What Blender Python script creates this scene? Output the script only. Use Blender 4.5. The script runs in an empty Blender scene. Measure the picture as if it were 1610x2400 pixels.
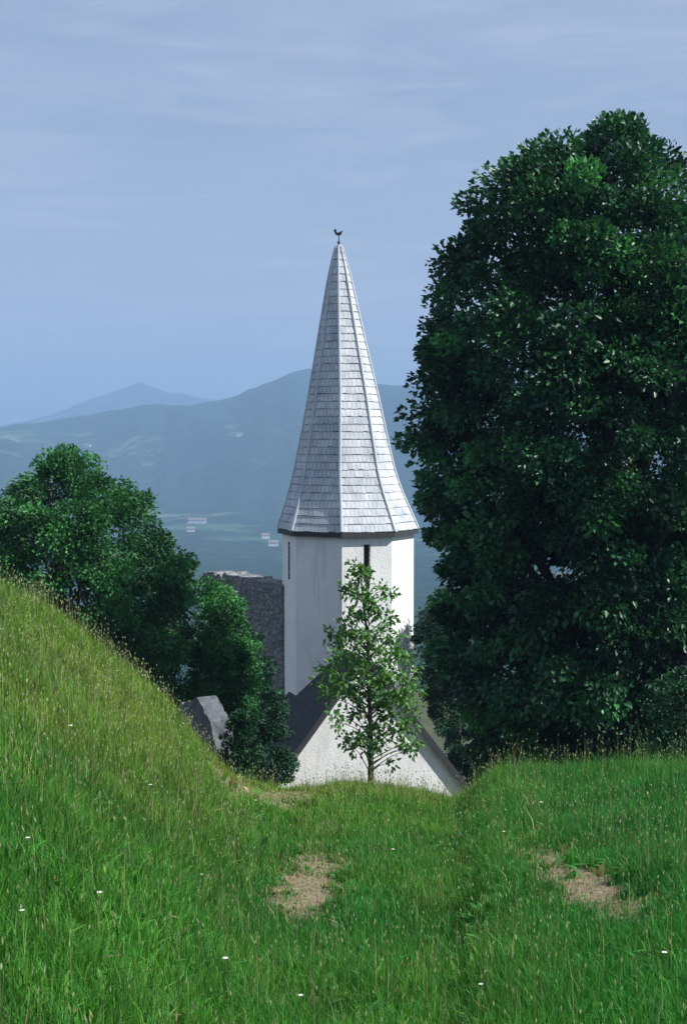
import bpy, bmesh, math, random
import numpy as np
from mathutils import Vector, Matrix

random.seed(7)
rng = np.random.default_rng(11)
S = bpy.context.scene
C = S.collection
R = math.radians

# ------------------------------------------------------------------ camera model
F = 50.0 / 36.0 * 2400          # focal length in pixels of the 1610 x 2400 photograph
PITCH = R(2.75)                  # looking slightly down
CP, SP = math.cos(PITCH), math.sin(PITCH)


def ray(px, py):
    a, b = (px - 805) / F, -(py - 1200) / F
    return Vector((a, CP + b * SP, b * CP - SP))


def at(px, py, D):
    r = ray(px, py)
    return r * (D / r.y)


# ------------------------------------------------------------------ noise
_perm = rng.random((256, 256))


def vnoise(x, y):
    x = np.asarray(x, float); y = np.asarray(y, float)
    xi = np.floor(x).astype(int); yi = np.floor(y).astype(int)
    fx = x - xi; fy = y - yi
    fx = fx * fx * (3 - 2 * fx); fy = fy * fy * (3 - 2 * fy)
    g = lambda i, j: _perm[i & 255, j & 255]
    return (g(xi, yi) * (1 - fx) + g(xi + 1, yi) * fx) * (1 - fy) + (g(xi, yi + 1) * (1 - fx) + g(xi + 1, yi + 1) * fx) * fy


def fbm(x, y, o=4):
    t = 0; a = 1; n = 0
    for k in range(o):
        t = t + a * vnoise(x * 2 ** k + 17.3 * k, y * 2 ** k + 9.1 * k); n += a; a *= .5
    return t / n - .5


def sstep(a, b, x):
    t = np.clip((x - a) / (b - a), 0, 1)
    return t * t * (3 - 2 * t)


# ------------------------------------------------------------------ object helpers
def tag(o, label=None, cat=None, group=None, kind=None):
    if label: o['label'] = label
    if cat: o['category'] = cat
    if group: o['group'] = group
    if kind: o['kind'] = kind
    return o


def empty(name, loc, rz=0):
    o = bpy.data.objects.new(name, None); C.objects.link(o)
    o.location = loc; o.rotation_euler = (0, 0, rz); o.empty_display_size = .3
    return o


def link(name, me, mat, parent=None):
    o = bpy.data.objects.new(name, me); C.objects.link(o)
    if mat: me.materials.append(mat)
    if parent: o.parent = parent
    return o


def from_bm(name, bm, mat, parent=None, smooth=False):
    me = bpy.data.meshes.new(name); bmesh.ops.recalc_face_normals(bm, faces=bm.faces); bm.to_mesh(me); bm.free()
    if smooth:
        for p in me.polygons: p.use_smooth = True
    return link(name, me, mat, parent)


def arrays_mesh(name, V, T, col=None, smooth=False):
    """V (n,3) vertices, T (m,3|4) faces, col (n,3) point colours."""
    me = bpy.data.meshes.new(name)
    k = T.shape[1]
    me.vertices.add(len(V)); me.vertices.foreach_set('co', np.ascontiguousarray(V, dtype=np.float32).ravel())
    me.loops.add(T.size); me.loops.foreach_set('vertex_index', np.ascontiguousarray(T, dtype=np.int32).ravel())
    me.polygons.add(len(T)); me.polygons.foreach_set('loop_start', np.arange(0, T.size, k, dtype=np.int32))
    if smooth: me.polygons.foreach_set('use_smooth', np.ones(len(T), dtype=bool))
    if col is not None:
        at_ = me.attributes.new('Col', 'FLOAT_COLOR', 'POINT')
        c4 = np.ones((len(V), 4), dtype=np.float32); c4[:, :3] = col
        at_.data.foreach_set('color', c4.ravel())
    me.update(calc_edges=True); me.validate()
    return me


def box(bm, c, s, rot=None):
    r = bmesh.ops.create_cube(bm, size=1)
    m = Matrix.Translation(c) @ (rot.to_4x4() if rot else Matrix()) @ Matrix.Diagonal((*s, 1))
    bmesh.ops.transform(bm, matrix=m, verts=r['verts'])
    return r['verts']


def tube(bm, pts, radii, n=8):
    rings = []
    for i, p in enumerate(pts):
        a = pts[max(i - 1, 0)]; b = pts[min(i + 1, len(pts) - 1)]
        d = (Vector(b) - Vector(a)).normalized()
        s = d.cross(Vector((.13, .97, .21))).normalized(); t = d.cross(s)
        rings.append([bm.verts.new(Vector(p) + (s * math.cos(k * 2 * math.pi / n) + t * math.sin(k * 2 * math.pi / n)) * radii[i]) for k in range(n)])
    for a, b in zip(rings, rings[1:]):
        for k in range(n): bm.faces.new((a[k], a[(k + 1) % n], b[(k + 1) % n], b[k]))
    bm.faces.new(rings[0]); bm.faces.new(rings[-1][::-1])


# ------------------------------------------------------------------ materials
class Nodes:
    def __init__(s, name):
        s.m = bpy.data.materials.new(name); s.m.use_nodes = True
        s.t = s.m.node_tree; s.n = s.t.nodes; s.b = s.n['Principled BSDF']; s.out = s.n['Material Output']
    def new(s, t, **kw):
        x = s.n.new(t)
        for k, v in kw.items(): setattr(x, k, v)
        return x
    def l(s, a, b): s.t.links.new(a, b)
    def noise(s, scale, detail=5, rough=.6, vec=None):
        x = s.new('ShaderNodeTexNoise'); x.inputs['Scale'].default_value = scale
        x.inputs['Detail'].default_value = detail; x.inputs['Roughness'].default_value = rough
        if vec is not None: s.l(vec, x.inputs['Vector'])
        return x.outputs['Fac']
    def ramp(s, fac, stops):
        x = s.new('ShaderNodeValToRGB'); e = x.color_ramp.elements
        while len(e) < len(stops): e.new(.5)
        for el, (p, c) in zip(e, stops): el.position = p; el.color = (*c, 1) if len(c) == 3 else c
        s.l(fac, x.inputs['Fac']); return x.outputs['Color']
    def mix(s, fac, a, b, mode='MIX'):
        x = s.new('ShaderNodeMix', data_type='RGBA', blend_type=mode)
        for v, i in ((fac, 0), (a, 6), (b, 7)):
            if hasattr(v, 'is_linked'): s.l(v, x.inputs[i])
            else: x.inputs[i].default_value = v if i == 0 else (*v, 1)
        return x.outputs[2]
    def bump(s, h, dist, strength=1.0):
        x = s.new('ShaderNodeBump'); x.inputs['Distance'].default_value = dist; x.inputs['Strength'].default_value = strength
        s.l(h, x.inputs['Height']); s.l(x.outputs['Normal'], s.b.inputs['Normal'])
    def coord(s, w='Object'):
        return s.new('ShaderNodeTexCoord').outputs[w]


def leaf_mat(name, trans=.25, rough=.5, spec=.35, vary=.35):
    N = Nodes(name)
    a = N.new('ShaderNodeAttribute', attribute_name='Col')
    n = N.noise(1.7, 3, .6, N.coord())
    v = N.ramp(n, [(.3, (1 - vary,) * 3), (.7, (1 + vary,) * 3)])
    c = N.mix(1.0, a.outputs['Color'], v, 'MULTIPLY')
    N.l(c, N.b.inputs['Base Color']); N.b.inputs['Roughness'].default_value = rough
    N.b.inputs['Specular IOR Level'].default_value = spec
    tr = N.new('ShaderNodeBsdfTranslucent')
    tc = N.mix(1.0, c, (1.25, 1.35, .6), 'MULTIPLY'); N.l(tc, tr.inputs['Color'])
    mx = N.new('ShaderNodeMixShader'); mx.inputs[0].default_value = trans
    N.l(N.b.outputs[0], mx.inputs[1]); N.l(tr.outputs[0], mx.inputs[2]); N.l(mx.outputs[0], N.out.inputs['Surface'])
    return N.m


def plain(name, col, rough=.7, metal=0, var=.25, scale=6, bump=.004):
    N = Nodes(name); n = N.noise(scale, 6, .65, N.coord())
    N.l(N.ramp(n, [(.25, tuple(c * (1 - var) for c in col)), (.75, tuple(min(1, c * (1 + var)) for c in col))]), N.b.inputs['Base Color'])
    N.b.inputs['Roughness'].default_value = rough; N.b.inputs['Metallic'].default_value = metal
    N.bump(n, bump); return N.m


def plaster_mat():
    N = Nodes('white_limewash'); co = N.coord()
    mp = N.new('ShaderNodeMapping'); mp.inputs['Scale'].default_value = (2.2, 2.2, .35); N.l(co, mp.inputs['Vector'])
    streak = N.noise(1.6, 6, .65, mp.outputs[0]); blotch = N.noise(.9, 5, .6, co); fine = N.noise(14, 4, .6, co)
    c = N.ramp(blotch, [(.3, (.77, .765, .75)), (.62, (.86, .86, .85))])
    c = N.mix(N.ramp(streak, [(.50, (0, 0, 0)), (.75, (.6, .6, .6))]), c, (.50, .51, .50))
    N.l(c, N.b.inputs['Base Color']); N.b.inputs['Roughness'].default_value = .9
    ad = N.new('ShaderNodeMath', operation='ADD'); N.l(fine, ad.inputs[0]); N.l(blotch, ad.inputs[1])
    N.bump(ad.outputs[0], .012); return N.m


def shingle_mat(name, c1, c2, gap, bw=.15, rh=.22, weather=(.5, .5, .5)):
    N = Nodes(name); uv = N.coord('UV')
    br = N.new('ShaderNodeTexBrick'); br.offset = .5; N.l(uv, br.inputs['Vector'])
    br.inputs['Scale'].default_value = 1; br.inputs['Brick Width'].default_value = bw; br.inputs['Row Height'].default_value = rh
    br.inputs['Mortar Size'].default_value = .006; br.inputs['Mortar Smooth'].default_value = .1; br.inputs['Bias'].default_value = -.1
    br.inputs['Color1'].default_value = (*c1, 1); br.inputs['Color2'].default_value = (*c2, 1); br.inputs['Mortar'].default_value = (*gap, 1)
    n = N.noise(1.3, 6, .65, N.coord())
    c = N.mix(1.0, br.outputs['Color'], N.ramp(n, [(.3, (.6, .63, .66)), (.7, (1.15, 1.12, 1.08))]), 'MULTIPLY')
    mp = N.new('ShaderNodeMapping'); mp.inputs['Scale'].default_value = (9, 1.2, 1); N.l(uv, mp.inputs['Vector'])
    st = N.noise(2.0, 5, .6, mp.outputs[0])
    c = N.mix(N.ramp(st, [(.56, (0, 0, 0)), (.74, (.5, .5, .5))]), c, weather)
    N.l(c, N.b.inputs['Base Color']); N.b.inputs['Roughness'].default_value = .75
    N.bump(br.outputs['Fac'], -.012); return N.m


def stone_mat(name, stones, mortar, scale=2.6, cell=(1, 1, 1.5)):
    N = Nodes(name); co = N.coord()
    mp = N.new('ShaderNodeMapping'); mp.inputs['Scale'].default_value = cell; N.l(co, mp.inputs['Vector'])
    nz = N.new('ShaderNodeTexNoise'); nz.inputs['Scale'].default_value = 2.5; N.l(mp.outputs[0], nz.inputs['Vector'])
    dis = N.mix(.12, mp.outputs[0], nz.outputs['Color'], 'ADD')
    v = N.new('ShaderNodeTexVoronoi', feature='F1'); v.inputs['Scale'].default_value = scale; N.l(dis, v.inputs['Vector'])
    e = N.new('ShaderNodeTexVoronoi', feature='DISTANCE_TO_EDGE'); e.inputs['Scale'].default_value = scale; N.l(dis, e.inputs['Vector'])
    sep = N.new('ShaderNodeSeparateColor'); N.l(v.outputs['Color'], sep.inputs[0])
    c = N.ramp(sep.outputs[0], [(0, stones[0]), (.5, stones[1]), (1, stones[2])])
    n = N.noise(5, 6, .65, co)
    c = N.mix(1.0, c, N.ramp(n, [(.3, (.65, .65, .65)), (.7, (1.2, 1.2, 1.2))]), 'MULTIPLY')
    ef = N.ramp(e.outputs['Distance'], [(.015, (.6, .6, .6)), (.06, (0, 0, 0))])
    c = N.mix(ef, c, mortar); N.l(c, N.b.inputs['Base Color']); N.b.inputs['Roughness'].default_value = .92
    N.bump(N.ramp(e.outputs['Distance'], [(.0, (0, 0, 0)), (.12, (1, 1, 1))]), .05); return N.m


M_plaster = plaster_mat()
M_spire = shingle_mat('weathered_grey_shingles', (.60, .63, .67), (.49, .52, .56), (.27, .29, .31), weather=(.66, .68, .71))
M_roof = shingle_mat('dark_slate_shingles', (.022, .027, .032), (.016, .020, .025), (.008, .009, .010), bw=.2, rh=.24, weather=(.03, .036, .036))
M_trim = plain('dark_eave_timber', (.035, .038, .042), .8)
M_cap = plain('pale_lead_capping', (.46, .49, .53), .6, 0, .12)
M_iron = plain('blackened_iron', (.03, .032, .036), .55, .6)
M_void = plain('dark_louvre_timber', (.018, .019, .02), .9)
M_stone = stone_mat('old_rubble_masonry', ((.19, .20, .21), (.24, .25, .255), (.155, .16, .165)), (.14, .145, .15), 3.6)
M_rock = plain('grey_weathered_stone', (.10, .112, .125), .95, 0, .6, 6.5, .06)
M_bark = plain('rough_bark', (.055, .045, .036), .95, 0, .4, 14, .02)
M_leaf_dark = leaf_mat('dark_broad_leaves', .18, .42, .4)
M_leaf = leaf_mat('bush_leaves', .22, .5, .3)
M_leaf_young = leaf_mat('young_tree_leaves', .3, .5, .3, .2)
M_grass = leaf_mat('meadow_grass_blades', .3, .55, .25, .25)

# ------------------------------------------------------------------ near terrain
H0 = 1.8
GR = 38.0       # how many photo pixels of grass stand above the soil line on the skyline
_sk = [(-900, 900), (-500, 1060), (-250, 1210), (0, 1374), (62, 1408), (133, 1442), (205, 1492), (308, 1571), (390, 1630), (441, 1690),
       (493, 1748), (544, 1795), (640, 1816), (860, 1818), (940, 1822), (1000, 1834), (1075, 1856), (1120, 1826), (1170, 1800),
       (1300, 1802), (1450, 1795), (1540, 1792), (1610, 1790), (1900, 1775), (2500, 1750)]
_us = np.array([(p - 805) / F for p, q in _sk])
_ss = np.array([-(ray(p, q + GR).z / ray(p, q + GR).y) for p, q in _sk])
_uf = np.linspace(_us[0], _us[-1], 900)
_sf = np.interp(_uf, _us, _ss)
_k = np.exp(-np.linspace(-2.2, 2.2, 17) ** 2); _k /= _k.sum()
_sf = np.convolve(np.pad(_sf, 8, mode='edge'), _k, 'valid')
_du = np.array([-.5, -.24, -.15, -.07, 0, .06, .09, .12, .24, .5]); _dd = np.array([12., 13.5, 15, 17, 18.5, 18.5, 17.5, 16.5, 16, 16])


def hgt(x, y):
    x = np.asarray(x, float); y = np.asarray(y, float)
    yy = np.maximum(y, 1.0)
    u = np.clip(x / np.maximum(yy, 3.0), _uf[0], _uf[-1])
    s = np.interp(u, _uf, _sf); D = np.interp(u, _du, _dd)
    zc = -s * D
    k = (zc + H0) / D
    front = -H0 + k * np.minimum(y, D)
    t = np.maximum(y - D, 0)
    z = front + np.minimum(k, .0) * t * np.exp(-t / 6) - .52 * (t - 1.6 * (1 - np.exp(-t / 1.6)))
    base = -15.0 - .10 * np.maximum(y - 52, 0)
    z = np.where(t > 0, base + np.log1p(np.exp(np.clip((z - base) / 1.5, -30, 30))) * 1.5, z)
    w = np.clip(y / 4, 0, 1)
    z = z + w * (.22 * fbm(x * .35 + 5, y * .35, 3) + .09 * fbm(x * 1.6, y * 1.6 + 3, 3))
    return z


def hz(x, y): return float(hgt(np.array([x]), np.array([y]))[0])


def ground_hit(px, py):
    r = ray(px, py); d = 2.0
    while d < 60:
        p = r * d
        if p.z <= hz(p.x, p.y): return p
        d += .03
    return r * 60


# bare earth and dry patches: (pixel, half sizes in pixels, tilt) turned into ellipses on the ground
PATCH = []
for px, py, a, b, st in ((745, 2020, 75, 60, .9), (718, 2085, 75, 60, 1.0), (672, 2120, 40, 40, .6), (1290, 2030, 85, 42, 1.0), (1375, 2085, 100, 48, 1.0), (1450, 2130, 90, 40, .8),
                         (615, 1866, 115, 22, 1.0), (705, 1864, 80, 14, 1.0), (530, 1838, 60, 24, .8), (745, 1960, 60, 30, .5)):
    p = ground_hit(px, py); q = ground_hit(px, py - b); q2 = ground_hit(px, py + b)
    PATCH.append((p.x, p.y, a / F * p.y, min(1.1, max(.12, (q - q2).length / 2)), st))


def patch(x, y):
    t = np.zeros_like(x)
    for cx, cy, a, b, st in PATCH:
        d = np.sqrt(((x - cx) / a) ** 2 + ((y - cy) / b) ** 2) + 1.5 * fbm(x * 5 + cx, y * 5, 4) + .9 * fbm(x * 17, y * 17 + cy, 2)
        t = np.maximum(t, st * (1 - sstep(.5, 1.4, d)))
    return t


def dry(x, y):
    """0 fresh green .. 1 yellowish dry sward, a property of the vegetation."""
    u = x / np.maximum(y, 2)
    b = .75 * sstep(-.02, -.16, u) * sstep(6.5, 11.5, y) + .55 * sstep(14, 17.5, y) * sstep(.12, .04, u)
    return np.clip(b + 1.1 * fbm(x * .55 + 31, y * .55, 4), 0, 1)


ys = np.concatenate([np.arange(-14, 2, .5), np.arange(2, 24, .12), np.arange(24, 60, .5), np.arange(60, 131, 2.)])
xs = np.concatenate([np.arange(-60, -14, 1.), np.arange(-14, 14, .14), np.arange(14, 61, 1.)])
X, Y = np.meshgrid(xs, ys); Z = hgt(X, Y)
nx, ny = len(xs), len(ys)
idx = np.arange(nx * ny).reshape(ny, nx)
T = np.stack([idx[:-1, :-1], idx[:-1, 1:], idx[1:, 1:], idx[1:, :-1]], -1).reshape(-1, 4)
pv = patch(X, Y).ravel()[:, None]; dv = dry(X, Y).ravel()[:, None]
n1 = (fbm(X * 9, Y * 9, 3).ravel() + .5)[:, None]
soil = np.array([.24, .185, .115]) * (.7 + .6 * n1)
sod = (1 - dv) * np.array([.030, .052, .018]) + dv * np.array([.085, .082, .034])
colr = sod * (1 - pv) + soil * pv
N = Nodes('meadow_soil'); a_ = N.new('ShaderNodeAttribute', attribute_name='Col'); n_ = N.noise(22, 6, .7, N.coord())
N.l(N.mix(1.0, a_.outputs['Color'], N.ramp(n_, [(.3, (.6, .6, .6)), (.7, (1.3, 1.3, 1.3))]), 'MULTIPLY'), N.b.inputs['Base Color'])
N.b.inputs['Roughness'].default_value = .95; N.bump(n_, .03)
o = link('meadow', arrays_mesh('meadow', np.stack([X.ravel(), Y.ravel(), Z.ravel()], 1), T, colr, True), N.m)
tag(o, kind='structure')

# ------------------------------------------------------------------ grass
def make_grass():
    # candidate points, thinned with distance
    n = 2500000
    y = rng.uniform(2.6, 21.5, n); u = rng.uniform(-.36, .36, n)
    keep = rng.random(n) < (y / 21.5) * np.clip(7.0 / y, .0, 1) ** .55
    y, u = y[keep], u[keep]; x = u * y
    D = np.interp(u, _du, _dd)
    k2 = (y < D + 2.0); x, y, u = x[k2], y[k2], u[k2]
    p = patch(x, y); dr = dry(x, y)
    clump = fbm(x * 2.3, y * 2.3 + 50, 3) + .5
    keep = rng.random(len(x)) < (1 - .76 * p) * (.35 + .9 * clump)
    x, y, u, p, dr, clump = (v[keep] for v in (x, y, u, p, dr, clump))
    m = len(x)
    z = hgt(x, y) - .01
    kind = rng.random(m)
    stalk = kind < .009 + .024 * dr          # tall thin seed stalks
    broad = (kind > .86)                     # low broad leaves: clover, dandelion
    h = rng.gamma(6, .0150, m) * (.65 + .75 * clump) + .03
    h = np.where(stalk, h * 1.75 + .06, h); h = np.where(broad, .04 + .06 * rng.random(m), h); h = h * (1 - .7 * p)
    h *= 1 + .55 * sstep(.085, .12, u) * sstep(13, 16, y)
    w = rng.uniform(.0022, .0046, m) * (.7 + y / 15); w = np.where(stalk, w * .62, w); w = np.where(broad, w * 3.6, w); dock = broad & (fbm(x * 1.1 + 90, y * 1.1, 3) > .13) & (rng.random(m) < .10); w = np.where(dock, w * 1.6, w); h = np.where(dock, .07 + .09 * rng.random(m), h)
    ang = rng.uniform(0, 2 * math.pi, m); lean = rng.uniform(.05, .65, m) * np.where(broad, 2.0, 1)
    lean = np.where(stalk, lean * .35, lean)
    dx, dy = np.cos(ang), np.sin(ang); fa = rng.uniform(0, 2 * math.pi, m)
    sx, sy = np.cos(fa), np.sin(fa)
    B = np.stack([x, y, z], 1)
    side = np.stack([sx, sy, np.zeros(m)], 1) * w[:, None] * .5
    mid = B + np.stack([dx * h * lean * .32, dy * h * lean * .32, h * .58], 1)
    tip = B + np.stack([dx * h * lean, dy * h * lean, h * (1 - .28 * np.minimum(lean, 1.2))], 1)
    V = np.stack([B - side, B + side, mid + side * .85, mid - side * .85, tip], 1)
    V[broad, 2] += side[broad] * .9; V[broad, 3] -= side[broad] * .9
    green = np.array([.080, .250, .026]); green2 = np.array([.028, .180, .032]); yel = np.array([.190, .285, .038]); straw = np.array([.36, .34, .17])
    mixv = np.clip(.5 + 1.6 * fbm(x * .4 + 77, y * .4, 3) + rng.normal(0, .22, m), 0, 1)[:, None]
    c = green * (1 - mixv) + green2 * mixv
    d2 = np.clip(dr * .8 + rng.normal(0, .16, m), 0, 1)[:, None]
    c = c * (1 - d2) + yel * d2
    st = (stalk & (rng.random(m) < .75)) | (rng.random(m) < .008 + .03 * dr + .45 * p)
    c[st] = straw * rng.uniform(.55, 1.15, (st.sum(), 1))
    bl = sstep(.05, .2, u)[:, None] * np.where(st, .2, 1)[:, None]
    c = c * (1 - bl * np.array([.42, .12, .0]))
    c = c * rng.uniform(.6, 1.35, (m, 1))
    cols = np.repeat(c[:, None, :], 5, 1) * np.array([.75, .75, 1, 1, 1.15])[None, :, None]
    i0 = np.arange(m)[:, None] * 5
    T = np.concatenate([i0 + np.array([0, 1, 2]), i0 + np.array([0, 2, 3]), i0 + np.array([3, 2, 4])], 0)
    V = V.reshape(-1, 3); cols = cols.reshape(-1, 3)
    # seed heads on the stalks: small spindle of two crossed diamonds
    s_i = np.where(stalk)[0]; ns = len(s_i)
    L = rng.uniform(.014, .032, ns); W = rng.uniform(.002, .0045, ns) * (.8 + y[s_i] / 16)
    tp = tip[s_i]; dirv = tip[s_i] - mid[s_i]; dirv /= np.linalg.norm(dirv, axis=1)[:, None]
    e1 = np.stack([sx[s_i], sy[s_i], np.zeros(ns)], 1); e2 = np.cross(dirv, e1)
    vs = []
    for e in (e1, e2):
        vs += [tp - dirv * .005, tp + dirv * L[:, None] * .4 + e * W[:, None], tp + dirv * L[:, None], tp + dirv * L[:, None] * .4 - e * W[:, None]]
    V2 = np.stack(vs, 1).reshape(-1, 3)
    j = np.arange(ns)[:, None] * 8 + len(V)
    T2 = np.concatenate([j + np.array(q) for q in ((0, 1, 2), (0, 2, 3), (4, 5, 6), (4, 6, 7))], 0)
    hc = np.array([.46, .50, .30]) * rng.uniform(.45, 1.2, (ns, 1)); hc = np.repeat(hc[:, None, :], 8, 1).reshape(-1, 3)
    V = np.concatenate([V, V2]); T = np.concatenate([T, T2]); cols = np.concatenate([cols, hc])
    print('grass blades', m)
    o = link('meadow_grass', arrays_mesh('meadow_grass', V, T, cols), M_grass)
    tag(o, 'long unmown meadow grass with dry seed heads', 'grass', kind='stuff')


make_grass()

# ------------------------------------------------------------------ leaves, trees
def leaves(name, cent, axis, size, col, mat, parent, aspect=.55, fold=.25):
    n = len(cent)
    a = axis / np.linalg.norm(axis, axis=1)[:, None]
    r = rng.normal(size=(n, 3)); s = np.cross(a, r); s /= np.linalg.norm(s, axis=1)[:, None]
    nn = np.cross(s, a)
    L = size[:, None]; W = L * aspect * .5
    p0 = cent - a * L * .5; p2 = cent + a * L * .5 - nn * L * .08
    m1 = cent - a * L * .06 + s * W + nn * W * fold * 2; m2 = cent - a * L * .06 - s * W + nn * W * fold * 2
    V = np.stack([p0, m1, p2, m2], 1).reshape(-1, 3)
    i0 = np.arange(n)[:, None] * 4
    T = np.concatenate([i0 + np.array([0, 1, 2]), i0 + np.array([0, 2, 3])], 0)
    return link(name, arrays_mesh(name, V, T, np.repeat(col, 4, 0)), mat, parent)


def clump_crown(profile, D, nclump, nleaf, leaf, crad, base_col, tips, origin, inner=.35, depth=1.0, droop=.25, lump=.16):
    """profile rows (photo y, centre x, half width): widths of the crown at heights; the crown is that solid of revolution at distance D."""
    rows = [(at(cx, py, D), hw / F * D) for py, cx, hw in profile]
    zz = np.array([p.z for p, w in rows])[::-1]; xx = np.array([p.x for p, w in rows])[::-1]; ww = np.array([w for p, w in rows])[::-1]
    cz = []
    zs = np.linspace(zz[0], zz[-1], 400); wts = np.interp(zs, zz, ww) ** 1.1 + .08; wts /= wts.sum()
    z = rng.choice(zs, nclump, p=wts) + rng.normal(0, .12, nclump)
    th = rng.uniform(0, 2 * math.pi, nclump)
    rr = np.where(rng.random(nclump) < inner, np.sqrt(rng.random(nclump)) * .8, rng.uniform(.84, 1.0, nclump))
    w = np.interp(z, zz, ww); bump = 1 + lump * 2 * fbm(th * 1.3 + 40, z * .55, 3)
    cr = crad * rng.uniform(.6, 1.3, nclump)
    rad = np.maximum(w * rr * bump - cr * .45, 0)
    cx = np.interp(z, zz, xx) + rad * np.cos(th); cy = D + rad * np.sin(th) * depth
    cen = np.stack([cx, cy, np.minimum(z, zz[-1] - cr * .3)], 1)
    out = np.stack([rad * np.cos(th), rad * np.sin(th) * depth, (z - (zz[0] + zz[-1]) / 2) * .35], 1)
    out /= np.linalg.norm(out, axis=1)[:, None] + 1e-6
    k = np.repeat(np.arange(nclump), rng.poisson(nleaf, nclump))
    v = rng.normal(size=(len(k), 3)); v /= np.linalg.norm(v, axis=1)[:, None]
    q = v * (rng.random(len(k)) ** .42)[:, None] * cr[k][:, None] * np.array([1, 1, .72])
    P = cen[k] + q
    ax = v * .8 + out[k] * .7 + np.array([0, 0, -droop]) + rng.normal(0, .5, (len(k), 3))
    tone = rng.uniform(.5, 1.45, nclump)[k] * rng.uniform(.7, 1.3, len(k))
    warm = np.clip(rng.normal(.35, .3, nclump)[k] + rng.normal(0, .2, len(k)), 0, 1)[:, None]
    col = (np.array(base_col) * (1 - warm) + np.array(tips) * warm) * tone[:, None]
    sz = leaf * rng.uniform(.6, 1.35, len(k))
    return P - np.array(origin), ax, sz, col, cen - np.array(origin)


def trunk_mesh(base, top, r0, tips, bend=.25, nlimb=14):
    bm = bmesh.new()
    base, top = Vector(base), Vector(top)
    pts = []; n = 9
    for i in range(n + 1):
        t = i / n
        pts.append(base.lerp(top, t) + Vector((math.sin(t * 5.1) * bend, math.cos(t * 4.3) * bend - bend, 0)) * t)
    rad = [r0 * (1.35 if i == 0 else 1) * (1 - .88 * (i / n)) for i in range(n + 1)]
    tube(bm, pts, rad, 10)
    sel = random.sample(range(len(tips)), min(nlimb, len(tips)))
    for j in sel:
        tp = Vector(tips[j]); 
        t = min(max(((tp.z - base.z) / (top.z - base.z)) * .75 - .05, .12), .9)
        i = int(t * n); st = pts[i]
        m1 = st.lerp(tp, .35) + Vector((0, 0, .12 * (tp - st).length)); m2 = st.lerp(tp, .7) + Vector((0, 0, .1 * (tp - st).length))
        r = rad[i] * .5
        tube(bm, [st, m1, m2, tp], [r, r * .7, r * .42, r * .12], 6)
    return bm


def make_tree(name, label, cat, profile, D, nclump, nleaf, leaf, crad, base_col, tips, mat, r0=.25, group=None, aspect=.55, cx=None, **kw):
    top = at(profile[0][1], profile[0][0], D)
    cx = at(cx or sum(p[1] for p in profile) / len(profile), 1200, D).x
    org = (cx, D, hz(cx, D) - .05)
    root = empty(name, org); tag(root, label, cat, group)
    P, ax, sz, col, cen = clump_crown(profile, D, nclump, nleaf, leaf, crad, base_col, tips, org, **kw)
    tm = trunk_mesh((0, 0, 0), Vector((top.x - cx, 0, (top.z - org[2]) * .93)), r0, cen, .15 if r0 < .1 else .3, 10 if r0 < .1 else 26)
    from_bm('trunk', tm, M_bark, root, True)
    leaves('crown', P, ax, sz, col, mat, root, aspect)
    return root


DARK, DTIP = (.010, .048, .027), (.046, .185, .050)
make_tree('broadleaf_tree', 'huge dark broadleaf tree towering beside the spire', 'tree',
          [(290, 1452, 40), (318, 1440, 85), (355, 1388, 170), (436, 1372, 270), (520, 1382, 335), (599, 1394, 372), (676, 1402, 424), (793, 1402, 424),
           (907, 1408, 458), (1065, 1408, 466), (1190, 1408, 432), (1290, 1408, 392), (1360, 1404, 382), (1420, 1400, 392), (1600, 1402, 388), (1700, 1425, 362), (1800, 1450, 330), (1900, 1450, 300)],
          30, 1080, 235, .135, .58, DARK, DTIP, M_leaf_dark, .42, inner=.42, aspect=.62, cx=1400, lump=.045)

BUSH, BTIP = (.026, .115, .036), (.060, .215, .055)
make_tree('bushy_tree', 'rounded bushy green tree at the far left behind the meadow bank', 'tree',
          [(1058, 155, 25), (1100, 162, 82), (1150, 165, 160), (1195, 180, 205), (1312, 195, 245), (1420, 210, 250), (1540, 220, 220), (1640, 225, 150)],
          33, 400, 210, .10, .42, BUSH, BTIP, M_leaf, .16, inner=.35, lump=.12)
make_tree('bush', 'leafy green bush lower on the bank between bushy tree and stone wall', 'bush',
          [(1310, 400, 30), (1350, 420, 80), (1420, 440, 125), (1500, 450, 150), (1600, 470, 150), (1720, 480, 120)],
          36, 210, 200, .095, .36, BUSH, BTIP, M_leaf, .09, inner=.3)
make_tree('bush', 'darker bush in front of the stone wall, touching the shaded tower side', 'bush',
          [(1465, 565, 25), (1500, 560, 60), (1560, 568, 78), (1640, 580, 92), (1740, 592, 104), (1850, 602, 106)],
          41.5, 190, 190, .10, .38, (.012, .052, .028), (.026, .09, .036), M_leaf, .09, inner=.3)
make_tree('bush', 'green bush tucked between the sunlit tower side and the huge tree', 'bush',
          [(1385, 1050, 25), (1420, 1045, 60), (1500, 1042, 75), (1600, 1062, 85), (1720, 1110, 90), (1880, 1150, 100)],
          47.5, 180, 190, .105, .38, (.014, .06, .026), (.036, .12, .038), M_leaf, .09, inner=.3)
make_tree('bush', 'bright leafy bush at the right meadow edge below the huge tree', 'bush',
          [(1560, 1600, 30), (1600, 1612, 70), (1660, 1625, 110), (1740, 1630, 130), (1830, 1640, 140)],
          21, 80, 170, .06, .2, (.014, .065, .028), (.03, .115, .036), M_leaf, .05, inner=.3)

make_tree('shrub', 'small low shrub at the foot of the short stone stub', 'shrub',
          [(1668, 566, 14), (1695, 566, 34), (1740, 562, 46), (1800, 560, 50), (1850, 560, 45)],
          24.6, 60, 120, .06, .15, (.014, .056, .028), (.030, .105, .036), M_leaf, .03, inner=.3)

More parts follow.
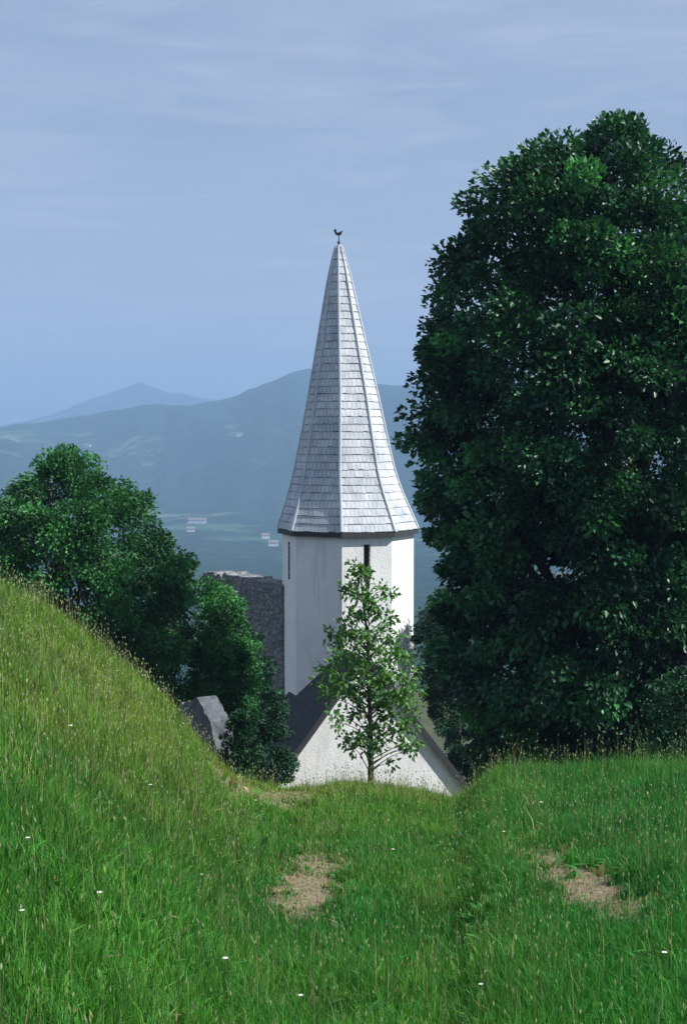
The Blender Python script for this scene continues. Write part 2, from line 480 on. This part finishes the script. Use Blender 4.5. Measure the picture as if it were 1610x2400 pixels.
# young tree on the crest in front of the gable, sparser, clump by clump
def young_tree():
    D = 19.4
    cx = at(868, 1700, D).x; org = Vector((cx, D, hz(cx, D) - .04))
    root = empty('young_tree', org); tag(root, 'slender young tree with sparse pale green leaves before the white gable', 'tree')
    spots = []
    for py, x0, x1, n in ((1325, 828, 850, 2), (1355, 815, 870, 4), (1395, 795, 925, 8), (1440, 795, 915, 8), (1490, 800, 900, 7), (1530, 770, 950, 9),
                          (1500, 760, 960, 7), (1555, 755, 960, 9), (1580, 750, 975, 15), (1620, 755, 980, 16), (1650, 780, 985, 10), (1690, 790, 985, 10), (1730, 800, 985, 10), (1765, 815, 975, 7)):
        for k in range(n):
            t = (k + random.random()) / n
            sp = at(x0 + (x1 - x0) * t, py + random.uniform(-16, 16), D); sp.y += random.uniform(-.45, .45) * min(1, (py - 1290) / 200)
            spots.append(sp - org)
    bm = bmesh.new()
    top = at(842, 1318, D) - org
    pts = [Vector((0, 0, 0)), Vector((.01, 0, top.z * .2)), Vector((-.015, 0, top.z * .42)), Vector((-.03, .02, top.z * .65)), Vector((top.x * .7, 0, top.z * .85)), top]
    tube(bm, pts, [.045, .034, .028, .02, .012, .004], 8)
    for sp in spots:
        zz = max(.3, sp.z - .35 * math.hypot(sp.x, sp.y) - .1)
        st = Vector((-.02, 0, min(zz, top.z * .93)))
        tube(bm, [st, st.lerp(sp, .5) + Vector((0, 0, .04)), sp], [.009, .006, .002], 5)
    from_bm('trunk', bm, M_bark, root, True)
    P, A = [], []
    for sp in spots:
        for k in range(random.randint(24, 40)):
            v = Vector(rng.normal(size=3)); v.normalize()
            P.append(sp + v * random.uniform(.02, .17)); A.append(v + Vector((0, 0, -.3)))
    n = len(P); w = rng.random((n, 1))
    col = (np.array((.062, .17, .042)) * (1 - w) + np.array((.13, .28, .07)) * w) * rng.uniform(.7, 1.3, (n, 1))
    leaves('crown', np.array([tuple(p) for p in P]), np.array([tuple(a) for a in A]), rng.uniform(.055, .10, n), col, M_leaf_young, root, .6)


young_tree()

# ------------------------------------------------------------------ church
TD = 48.6
tw = at(815, 1238, TD)
zc = tw.z                       # eave height
RW = 154.5 / F * TD               # wall circumradius
ZB = hz(tw.x, TD) - .6          # wall foot
TH = R(-5)                      # which way the octagon is turned
church = empty('church', (tw.x, TD, ZB))
tag(church, 'white octagonal church tower with tall grey shingled spire and a low gabled chapel', 'church')
CO = Vector((tw.x, TD, ZB))


def ov(k, r, z, sx=0.0, ang=TH):
    a = ang + k * math.pi / 4    # 0 faces the camera (-Y), positive to the right
    return Vector((r * math.sin(a) + sx, -r * math.cos(a), z))


bm = bmesh.new()
ZT = zc - ZB                     # eave above foot
wins = []
ap = RW * math.cos(math.pi / 8); half = RW * math.sin(math.pi / 8)
z0w, z1w, hw = ZT - 1.68, ZT - .42, .115
for k in range(8):
    A0, A1 = ov(k, RW, 0), ov(k + 1, RW, 0)
    t = (A1 - A0).normalized(); mid = (A0 + A1) / 2; inw = -Vector((mid.x, mid.y, 0)).normalized()
    q = lambda s, z, d=0: mid + t * s + Vector((0, 0, z)) + inw * d
    has = k % 2 == 0
    if not has:
        n = 6
        for i in range(n):
            za, zb = ZT * i / n, ZT * (i + 1) / n
            bm.faces.new([bm.verts.new(q(-half, za)), bm.verts.new(q(half, za)), bm.verts.new(q(half, zb)), bm.verts.new(q(-half, zb))])
    else:
        for (s0, s1, a, b) in ((-half, -hw, 0, ZT), (hw, half, 0, ZT), (-hw, hw, 0, z0w), (-hw, hw, z1w, ZT)):
            bm.faces.new([bm.verts.new(q(s0, a)), bm.verts.new(q(s1, a)), bm.verts.new(q(s1, b)), bm.verts.new(q(s0, b))])
        dp = .06 if k == 6 else .17
        for (p0, p1) in (((-hw, z0w), (-hw, z1w)), ((hw, z1w), (hw, z0w)), ((-hw, z1w), (hw, z1w)), ((hw, z0w), (-hw, z0w))):
            bm.faces.new([bm.verts.new(q(p0[0], p0[1])), bm.verts.new(q(p1[0], p1[1])), bm.verts.new(q(p1[0], p1[1], dp)), bm.verts.new(q(p0[0], p0[1], dp))])
        wins.append((q(0, (z0w + z1w) / 2, dp - .03), t, inw))
bmesh.ops.remove_doubles(bm, verts=bm.verts, dist=.0005)
tower = from_bm('tower', bm, M_plaster, church)
for c, t, inw in wins:
    bm = bmesh.new(); rot = Matrix((t, inw, Vector((0, 0, 1)))).transposed()
    box(bm, c + inw * .06, (hw * 2 + .1, .02, z1w - z0w + .1), rot)
    for i in range(9):
        box(bm, c + Vector((0, 0, (i / 8 - .5) * (z1w - z0w) * .94)), (hw * 2 - .004, .02, .12), rot @ Matrix.Rotation(R(-38), 3, 'X'))
    from_bm('slit_window', bm, M_void, tower)

# spire profile: photo y -> half width, drift of the centre line
prof = [(1238, 165, 815), (1215, 156, 814), (1180, 142, 812), (1140, 127.5, 809), (1097, 115.5, 807), (1015, 98, 806), (923, 79.5, 804.5), (839, 62.5, 801.5), (700, 35, 797), (633, 22, 795.5), (585, 9.5, 794), (574, 6, 794)]
zp = np.array([at(805, y, TD).z - ZB for y, r, c in prof]); rp = np.array([r / F * TD for y, r, c in prof]); cxp = np.array([(c - 805) / F * TD - tw.x for y, r, c in prof])
ch = .25
ncourse = int(round((zp[-1] - zp[0]) / ch)); ch_ = (zp[-1] - zp[0]) / ncourse
me_v, me_f, me_uv = [], [], []
for i in range(ncourse):
    za, zb = zp[0] + i * ch_, zp[0] + (i + 1) * ch_
    ra, rb = np.interp(za, zp, rp) + .016, np.interp(zb, zp, rp)
    ca, cb = np.interp(za, zp, cxp), np.interp(zb, zp, cxp)
    for k in range(8):
        nseg = 8 if ra > .5 else 2
        a0, a1, b0, b1 = ov(k, ra, za, ca), ov(k + 1, ra, za, ca), ov(k, rb, zb, cb), ov(k + 1, rb, zb, cb)
        wdt = (a1 - a0).length; wb = (b1 - b0).length
        for s in range(nseg):
            s0, s1 = s / nseg, (s + 1) / nseg
            j0 = (random.random() - .5) * .03
            base = len(me_v)
            down = Vector((0, 0, j0))
            me_v += [a0.lerp(a1, s0) + down, a0.lerp(a1, s1) + down, b0.lerp(b1, s1), b0.lerp(b1, s0)]
            me_f.append((base, base + 1, base + 2, base + 3))
            me_uv += [((s0 - .5) * wdt + k * 3, i * .22), ((s1 - .5) * wdt + k * 3, i * .22), ((s1 - .5) * wb + k * 3, i * .22 + .218), ((s0 - .5) * wb + k * 3, i * .22 + .218)]
        # underside lip
        base = len(me_v); rin = ra - .05
        me_v += [a1 + Vector((0, 0, .001)), a0 + Vector((0, 0, .001)), ov(k, rin, za + .001, ca), ov(k + 1, rin, za + .001, ca)]
        me_f.append((base, base + 1, base + 2, base + 3)); me_uv += [(0, 0.01)] * 4
me = bpy.data.meshes.new('spire'); me.from_pydata(me_v, [], me_f)
uvl = me.uv_layers.new(name='UVMap'); uvl.data.foreach_set('uv', np.array(me_uv, dtype=np.float32).ravel())
spire = link('spire', me, M_spire, church)
# soffit and fascia under the eave
bm = bmesh.new()
for (r0, r1, z0, z1) in ((RW + .002, rp[0] + .012, ZT - .17, ZT - .02),):
    for k in range(8):
        o0, o1, i0, i1 = ov(k, r1, 0), ov(k + 1, r1, 0), ov(k, RW - .03, 0), ov(k + 1, RW - .03, 0)
        up, dn = Vector((0, 0, z1)), Vector((0, 0, z0))
        v = [bm.verts.new(p) for p in (o0 + dn, o1 + dn, o1 + up, o0 + up, i0 + dn, i1 + dn)]
        bm.faces.new((v[0], v[1], v[2], v[3])); bm.faces.new((v[0], v[4], v[5], v[1]))
bmesh.ops.remove_doubles(bm, verts=bm.verts, dist=.0005)
from_bm('eave_board', bm, M_trim, spire)
for k in range(8):
    bm = bmesh.new(); pts = []; 
    for z in np.linspace(zp[0] + .02, zp[-1] - .05, 24):
        pts.append(ov(k, np.interp(z, zp, rp) + .012, z, np.interp(z, zp, cxp)))
    tube(bm, pts, [.045 if np.interp(p.z, zp, rp) > .4 else .03 for p in pts], 6)
    from_bm('hip_cap', bm, M_cap, spire)
# weathercock
tipz = zp[-1] - .02; tx = cxp[-1]
bm = bmesh.new()
tube(bm, [Vector((tx, 0, tipz - .3)), Vector((tx, 0, tipz + .46))], [.026, .013], 8)
r_ = bmesh.ops.create_uvsphere(bm, u_segments=14, v_segments=8, radius=.05); bmesh.ops.translate(bm, verts=r_['verts'], vec=(tx, 0, tipz + .10))
outl = [(-.02, .50), (.10, .49), (.17, .54), (.20, .62), (.25, .70), (.16, .71), (.10, .66), (.04, .62), (-.03, .63), (-.07, .68), (-.08, .76), (-.13, .81), (-.18, .79),
        (-.19, .75), (-.25, .73), (-.19, .70), (-.17, .62), (-.13, .55), (-.07, .51)]
fv = [bm.verts.new((tx + x * .66 - .03, -.009, tipz + .33 + (z - .49) * .72)) for x, z in outl]
f = bm.faces.new(fv); e = bmesh.ops.extrude_face_region(bm, geom=[f])
bmesh.ops.translate(bm, verts=[g for g in e['geom'] if isinstance(g, bmesh.types.BMVert)], vec=(0, .018, 0))
from_bm('weathercock', bm, M_iron, spire)

# gabled chapel in front of the tower
GD = 44.4
ga = at(855, 1545, GD); ROT = R(17)
tv = Vector((math.cos(ROT), math.sin(ROT), 0)); bk = Vector((-math.sin(ROT), math.cos(ROT), 0))
PITCHR = 1.285; HWD = 3.75
G = ga - CO
gz = lambda s: G.z - abs(s) * PITCHR
gp = lambda s, z, d=0: Vector((G.x, G.y, 0)) + tv * s + bk * d + Vector((0, 0, z))
bm = bmesh.new(); LEN = 4.2
for d in (0,):
    pts = [(-HWD, 0), (HWD, 0), (HWD, gz(HWD)), (0, gz(0)), (-HWD, gz(HWD))]
    fr = [bm.verts.new(gp(s, z, 0)) for s, z in pts]; bkv = [bm.verts.new(gp(s, z, LEN)) for s, z in pts]
    bm.faces.new(fr); 
    for i in (0, 1, 4):
        j = (i + 1) % 5; bm.faces.new((fr[i], fr[j], bkv[j], bkv[i]))
gw = from_bm('gable_wall', bm, M_plaster, church)
me_v, me_f, me_uv = [], [], []
sl = math.hypot(1, PITCHR); OH = .12
for sgn in (-1, 1):
    L = (HWD + .35) * sl; nc = int(L / .24)
    nrm = (tv * sgn * PITCHR + Vector((0, 0, 1))).normalized()
    for i in range(nc):
        a, b = i * L / nc, (i + 1) * L / nc      # from ridge down
        f_ = lambda s, d, lift: gp(sgn * s / sl, G.z - s / sl * PITCHR, d) + nrm * (.05 + lift)
        base = len(me_v)
        me_v += [f_(b, -OH, .009), f_(b, LEN, .009), f_(a, LEN, 0), f_(a, -OH, 0), f_(b, -OH, -.02), f_(b, LEN, -.02)]
        me_f += [(base, base + 1, base + 2, base + 3), (base, base + 4, base + 5, base + 1)]
        me_uv += [(0, i * .24), (LEN, i * .24), (LEN, i * .24 + .238), (0, i * .24 + .238), (0, 0), (0, .01), (LEN, .01), (LEN, 0)]
me = bpy.data.meshes.new('chapel_roof'); me.from_pydata(me_v, [], me_f)
uvl = me.uv_layers.new(name='UVMap'); uvl.data.foreach_set('uv', np.array(me_uv, dtype=np.float32).ravel())
roof = link('chapel_roof', me, M_roof, church)
for sgn in (-1, 1):
    bm = bmesh.new()
    p0 = gp(0, G.z + .0, -OH - .02); p1 = gp(sgn * (HWD + .35), G.z - (HWD + .35) * PITCHR, -OH - .02)
    dirv = (p1 - p0).normalized(); nrm = (tv * sgn * PITCHR + Vector((0, 0, 1))).normalized()
    c = (p0 + p1) / 2 + nrm * .05
    rot = Matrix((dirv, bk, dirv.cross(bk))).transposed()
    box(bm, c, ((p1 - p0).length, .035, .17), rot)
    from_bm('verge_board', bm, M_trim, roof)

# ------------------------------------------------------------------ old stone wall left of the tower, rock on the bank
def rubble_wall(label, A, B, thick, prof, extra, n, m, step=.16):
    base = min(hz(A.x, A.y), hz(B.x, B.y)) - .8
    root_loc = Vector((A.x, A.y, base))
    d = Vector((B.x - A.x, B.y - A.y, 0)); L = d.length; d.normalize(); nrm = Vector((d.y, -d.x, 0))
    V = []; Fc = []; rim = []
    for i in range(n + 1):
        t = i / n
        top = (A.z * (1 - t) + B.z * t) - base + prof(t) + step * (1.1 * fbm(t * 9 + L, 3.3, 3) + float(np.round(fbm(t * 23, 8.1 + L, 1) * 2) / 2))
        rim.append(float(top))
    sides = []
    for sd in (0, 1):
        g = []
        for i in range(n + 1):
            for j in range(m + 1):
                s = i / n * (L + extra); z = rim[i] * j / m
                r = thick * .13 * float(fbm(s * 2.2 + sd * 30, z * 2.6, 3)) + thick * .05 * float(fbm(s * 7 + sd * 30, z * 8, 2))
                p = d * s + nrm * ((thick / 2) if sd == 0 else -thick / 2) + nrm * (r if sd == 0 else -r) + Vector((0, 0, z))
                g.append(len(V)); V.append(p)
        sides.append(g)
    ix = lambda sd, i, j: sides[sd][i * (m + 1) + j]
    for i in range(n):
        for j in range(m):
            Fc.append((ix(0, i, j), ix(0, i + 1, j), ix(0, i + 1, j + 1), ix(0, i, j + 1)))
            Fc.append((ix(1, i + 1, j), ix(1, i, j), ix(1, i, j + 1), ix(1, i + 1, j + 1)))
        Fc.append((ix(0, i, m), ix(0, i + 1, m), ix(1, i + 1, m), ix(1, i, m)))
    for i in (0, n):
        for j in range(m):
            q = (ix(0, i, j), ix(0, i, j + 1), ix(1, i, j + 1), ix(1, i, j)); Fc.append(q if i == 0 else q[::-1])
    me = bpy.data.meshes.new('stone_wall'); me.from_pydata(V, [], Fc)
    o = link('stone_wall', me, M_stone if thick > .7 else M_rock); o.location = root_loc
    tag(o, label, 'stone wall', kind='thing')


rubble_wall('tall dark rubble stone wall standing behind the bushes left of the tower', at(500, 1336, 54.1), at(668, 1366, 49.3), .9, lambda t: 0, .6, 60, 70)
rubble_wall('short broken grey stone wall stub with a peaked top between meadow bank and bushes', at(445, 1652, 27.4), at(538, 1700, 26.0), .42,
            lambda t: .34 * max(0, 1 - abs(t - .42) / .4) - .75 * max(0, (t - .72) / .28) ** 1.3, 0, 40, 40, .11)

# ------------------------------------------------------------------ valley and hills
uN = [-1, -.5, -.2415, -.19, -.14, -.105, -.085, -.066, -.05, -.037, -.025, .03, .06, .12, .3, 1]
yN = [1000, 1010, 1008, 985, 960, 954, 943, 920, 908, 888, 876, 892, 886, 900, 930, 960]
uFr = [-1, -.5, -.2415, -.20, -.17, -.143, -.125, -.105, -.085, -.05, .0, .1, .4, 1]
yF = [1005, 1015, 1003, 966, 935, 904, 922, 934, 946, 960, 965, 960, 960, 970]
elev = lambda y: np.array([ray(805, q).z / ray(805, q).y for q in y])
eN, eF = elev(yN), elev(yF)


def far_z(r, phi):
    x = np.sin(phi) * r; y = np.cos(phi) * r
    u = np.clip(np.tan(np.clip(phi, -1.2, 1.2)), -1, 1)
    base = np.interp(np.log(r), np.log([10, 60, 110, 150, 400, 900, 1500, 2100, 12000]), [-40, -30, -24, -36, -72, -104, -120, -118, -120])
    base = base + 10 * fbm(x / 260, y / 260, 4) * sstep(100, 400, r) + 26 * fbm(x / 900 + 9, y / 900, 3) * sstep(500, 1400, r)
    dn = 3500.; df = 6200.
    hn = np.interp(u, uN, eN) * dn + 46 * fbm(u * 22, u * 0 + 2, 5); hf = np.interp(u, uFr, eF) * df + 70 * fbm(u * 24, u * 0 + 7, 5)
    tn = sstep(1750, dn, r) ** 1.1 * sstep(dn + 1500, dn, r)
    tf = sstep(dn + 800, df, r) * sstep(df + 2600, df, r)
    spur = (260 * fbm(phi * 15 + 3, r / 1300, 4) + 90 * fbm(x / 330, y / 330, 4))
    zn = base * (1 - tn) + hn * tn + spur * tn * (1 - tn) * 2.2
    zf = base * (1 - tf) + hf * tf + spur * tf * (1 - tf) * 2.0
    return np.maximum(zn, zf)


phis = np.concatenate([np.linspace(-math.pi, -.45, 60)[:-1], np.linspace(-.45, .45, 420), np.linspace(.45, math.pi, 60)[1:]])
rs = np.concatenate([np.geomspace(14, 300, 40)[:-1], np.geomspace(300, 1500, 70)[:-1], np.linspace(1500, 7000, 200)[:-1], np.geomspace(7000, 9500, 14)])
PH, RR = np.meshgrid(phis, rs); ZZ = far_z(RR, PH)
idx = np.arange(PH.size).reshape(PH.shape)
T = np.stack([idx[:-1, :-1], idx[:-1, 1:], idx[1:, 1:], idx[1:, :-1]], -1).reshape(-1, 4)
N = Nodes('wooded_hills'); co = N.coord()
f1 = N.noise(.0085, 7, .66, co); f2 = N.noise(.03, 5, .7, co); f3 = N.noise(.0016, 4, .55, co)
vo = N.new('ShaderNodeTexVoronoi'); vo.inputs['Scale'].default_value = .006; N.l(co, vo.inputs['Vector'])
sep = N.new('ShaderNodeSeparateColor'); N.l(vo.outputs['Color'], sep.inputs[0])
field = N.ramp(sep.outputs[0], [(0, (.04, .10, .05)), (.45, (.07, .14, .07)), (.8, (.16, .18, .13)), (1, (.05, .12, .05))])
forest = N.ramp(f2, [(.3, (.006, .022, .016)), (.7, (.018, .052, .028))])
ad = N.new('ShaderNodeMath', operation='ADD'); N.l(f1, ad.inputs[0]); N.l(f3, ad.inputs[1])
hf_ = N.new('ShaderNodeMath', operation='MULTIPLY'); N.l(ad.outputs[0], hf_.inputs[0]); hf_.inputs[1].default_value = .5
c = N.mix(N.ramp(hf_.outputs[0], [(.405, (0, 0, 0)), (.45, (1, 1, 1))]), field, forest)
N.l(c, N.b.inputs['Base Color']); N.b.inputs['Roughness'].default_value = 1; N.b.inputs['Specular IOR Level'].default_value = .1
N.bump(f2, 14)
o = link('hills', arrays_mesh('hills', np.stack([np.sin(PH) * RR, np.cos(PH) * RR, ZZ], -1).reshape(-1, 3), T[:, ::-1], None, True), N.m)
tag(o, kind='structure')

# far houses in the valley
M_hw = plain('far_house_render', (.66, .66, .64), .9, 0, .08, .3); M_hr = plain('far_house_tiles', (.20, .15, .13), .9, 0, .2, .5)
M_hg = plain('far_house_glass', (.03, .035, .045), .3, 0, .1, .5)


def far_hit(px, py):
    r = ray(px, py); d = 400.
    while d < 7000:
        p = r * d
        if p.z <= float(far_z(np.array(math.hypot(p.x, p.y)), np.array(math.atan2(p.x, p.y)))): return p
        d += 6
    return None


for px, py, wd, lab in ((462, 1226, 24, 'long pale house in the far valley beside the bushy tree, widest far house'),
                        (447, 1246, 10, 'small white house in the far valley just below the long pale house'),
                        (622, 1262, 9, 'small white house in the far valley beside the tower eave'),
                        (640, 1280, 11, 'white house in the far valley, lowest one beside the tower'),
                        (205, 1048, 14, 'pale hillside house far above the top of the bushy tree'),
                        (562, 1024, 13, 'lone pale house high on the far wooded hill left of the spire')):
    p = far_hit(px, py)
    if p is None: continue
    g = far_z(np.array(math.hypot(p.x, p.y)), np.array(math.atan2(p.x, p.y)))
    h = empty('house', (p.x, p.y, float(g) - 1), random.uniform(-.3, .3)); tag(h, lab, 'house', 'far houses across the valley')
    dp = 8.; ht = 5.0 if wd < 20 else 5.5
    bm = bmesh.new(); box(bm, (0, 0, ht / 2), (wd, dp, ht)); wl = from_bm('wall', bm, M_hw, h)
    bm = bmesh.new(); e_ = .6; rh_ = 2.4
    vs = [bm.verts.new(q) for q in ((-wd / 2 - e_, -dp / 2 - e_, ht), (wd / 2 + e_, -dp / 2 - e_, ht), (wd / 2 + e_, dp / 2 + e_, ht), (-wd / 2 - e_, dp / 2 + e_, ht), (-wd / 2 - e_, 0, ht + rh_), (wd / 2 + e_, 0, ht + rh_))]
    for q in ((0, 1, 5, 4), (2, 3, 4, 5), (0, 4, 3), (1, 2, 5), (3, 2, 1, 0)): bm.faces.new([vs[i] for i in q])
    from_bm('roof', bm, M_hr, h)
    for i in range(int(wd // 4.2)):
        bm = bmesh.new(); box(bm, (-wd / 2 + 2.6 + i * 4.2, -dp / 2 - .02, ht * .6), (.9, .12, 1.2)); from_bm('window', bm, M_hg, wl)

# ------------------------------------------------------------------ white flowers in the meadow
M_petal = plain('white_petals', (.8, .8, .74), .7, 0, .08); M_stem = plain('flower_stem', (.07, .13, .04), .8)
fl = []
for i, (px, py) in enumerate(((250, 1600), (275, 1582), (352, 1405), (430, 1702), (598, 1890), (350, 1865), (925, 2008), (168, 1735), (62, 2005), (55, 2185), (528, 2305), (700, 2372),
                              (240, 2150), (470, 2070), (1180, 1965), (1270, 1898), (1555, 2280), (1125, 2345), (980, 1880))):
    p = ground_hit(px, py + 22)
    h = random.uniform(.14, .22)
    if True:
        r = empty('wildflower', (p.x, p.y, hz(p.x, p.y)), random.uniform(0, 6)); tag(r, 'small white wildflower standing in the meadow grass', 'flower', 'white wildflowers in the meadow')
        if i == 0:
            bm = bmesh.new(); tube(bm, [Vector((0, 0, -.02)), Vector((.008, 0, .1)), Vector((.02, .01, .2))], [.003, .0025, .002], 5); s0 = from_bm('stem', bm, M_stem, r)
            bm = bmesh.new()
            for k in range(11):
                a = k * 2 * math.pi / 11
                q = lambda rr, da, z: bm.verts.new((.02 + rr * math.cos(a + da), .01 + rr * math.sin(a + da), .2 + z))
                bm.faces.new((q(.002, 0, 0), q(.013, -.25, .004), q(.024, 0, .006), q(.013, .25, .004)))
            r2 = bmesh.ops.create_uvsphere(bm, u_segments=8, v_segments=5, radius=.006); bmesh.ops.translate(bm, verts=r2['verts'], vec=(.02, .01, .203))
            b0 = from_bm('blossom', bm, M_petal, r)
        else:
            for src in (s0, b0):
                c_ = src.copy(); C.objects.link(c_); c_.parent = r
        sc = h / .2; r.scale = (sc * .72,) * 3

# ------------------------------------------------------------------ haze
bm = bmesh.new()
zb, zt = float(ZZ.min()) - 1.5, max(float(ZZ.max()) + 12, 30)
box(bm, (0, 0, (zb + zt) / 2), (19400, 19400, zt - zb))
hm = bpy.data.materials.new('valley_air'); hm.use_nodes = True; nt = hm.node_tree; nt.nodes.remove(nt.nodes['Principled BSDF'])
pvn = nt.nodes.new('ShaderNodeVolumePrincipled'); pvn.inputs['Density'].default_value = 3.4e-4; pvn.inputs['Density Attribute'].default_value = ''
pvn.inputs['Color'].default_value = (.39, .62, .94, 1); pvn.inputs['Anisotropy'].default_value = .0
nt.links.new(pvn.outputs[0], nt.nodes['Material Output'].inputs['Volume'])
try: hm.cycles.homogeneous_volume = True
except Exception: pass
hz_o = from_bm('haze', bm, hm); tag(hz_o, 'blue summer haze over the valley', 'haze', kind='stuff')

# ------------------------------------------------------------------ sky, sun
SUN_AZ, SUN_EL = R(77), R(47)        # azimuth measured from the viewer's side of the tower towards the right
sd = Vector((math.sin(SUN_AZ) * math.cos(SUN_EL), -math.cos(SUN_AZ) * math.cos(SUN_EL), math.sin(SUN_EL)))
w = bpy.data.worlds.new('World'); S.world = w; w.use_nodes = True; nt = w.node_tree; bg = nt.nodes['Background']
sky = nt.nodes.new('ShaderNodeTexSky'); sky.sky_type = 'NISHITA'; sky.sun_disc = False; sky.sun_elevation = SUN_EL
sky.sun_rotation = math.pi - SUN_AZ; sky.air_density = 1.0; sky.dust_density = .6; sky.ozone_density = 1.2
tc = nt.nodes.new('ShaderNodeTexCoord')
mp = nt.nodes.new('ShaderNodeMapping'); mp.inputs['Scale'].default_value = (2.2, 2.2, 9.0); mp.inputs['Rotation'].default_value = (0, R(8), 0)
nt.links.new(tc.outputs['Generated'], mp.inputs['Vector'])
nz = nt.nodes.new('ShaderNodeTexNoise'); nz.inputs['Scale'].default_value = 1.7; nz.inputs['Detail'].default_value = 7; nz.inputs['Roughness'].default_value = .55
nt.links.new(mp.outputs[0], nz.inputs['Vector'])
rp_ = nt.nodes.new('ShaderNodeValToRGB'); rp_.color_ramp.elements[0].position = .30; rp_.color_ramp.elements[0].color = (.45,) * 3 + (1,)
rp_.color_ramp.elements[1].position = .72; rp_.color_ramp.elements[1].color = (1.0,) * 3 + (1,)
nt.links.new(nz.outputs['Fac'], rp_.inputs['Fac'])
mx = nt.nodes.new('ShaderNodeMix'); mx.data_type = 'RGBA'
mp2 = nt.nodes.new('ShaderNodeMapping'); mp2.inputs['Scale'].default_value = (5, 5, 34); mp2.inputs['Rotation'].default_value = (0, R(-7), 0)
nt.links.new(tc.outputs['Generated'], mp2.inputs['Vector'])
nz2 = nt.nodes.new('ShaderNodeTexNoise'); nz2.inputs['Scale'].default_value = 1.3; nz2.inputs['Detail'].default_value = 6; nz2.inputs['Roughness'].default_value = .55; nz2.inputs['Distortion'].default_value = .6
nt.links.new(mp2.outputs[0], nz2.inputs['Vector'])
rq_ = nt.nodes.new('ShaderNodeValToRGB'); rq_.color_ramp.elements[0].position = .48; rq_.color_ramp.elements[0].color = (0, 0, 0, 1); rq_.color_ramp.elements[1].position = .76; rq_.color_ramp.elements[1].color = (.75, .75, .75, 1)
nt.links.new(nz2.outputs['Fac'], rq_.inputs['Fac'])
mw = nt.nodes.new('ShaderNodeMix'); mw.data_type = 'RGBA'; mw.inputs[7].default_value = (5.1, 5.6, 7.2, 1)
nt.links.new(rq_.outputs[0], mw.inputs[0])
nt.links.new(rp_.outputs[0], mx.inputs[0]); nt.links.new(sky.outputs[0], mx.inputs[6]); mx.inputs[7].default_value = (4.0, 4.75, 6.5, 1)
nt.links.new(mx.outputs[2], mw.inputs[6]); nt.links.new(mw.outputs[2], bg.inputs['Color']); bg.inputs['Strength'].default_value = .074
ld = bpy.data.lights.new('sun', 'SUN'); ld.energy = 5.0; ld.angle = R(.55); ld.color = (1, .975, .93)
lo = bpy.data.objects.new('sun', ld); C.objects.link(lo); lo.rotation_euler = sd.to_track_quat('Z', 'Y').to_euler(); lo.location = (20, -10, 30)

# ------------------------------------------------------------------ camera and render settings
cd = bpy.data.cameras.new('camera'); cam = bpy.data.objects.new('camera', cd); C.objects.link(cam)
cd.sensor_fit = 'VERTICAL'; cd.sensor_height = 36; cd.sensor_width = 24; cd.lens = 50; cd.clip_start = .1; cd.clip_end = 30000
cam.location = (0, 0, 0); cam.rotation_euler = (math.pi / 2 - PITCH, 0, 0)
S.camera = cam
S.view_settings.view_transform = 'Standard'; S.view_settings.look = 'None'; S.view_settings.exposure = .56; S.view_settings.gamma = 1
S.cycles.use_denoising = True
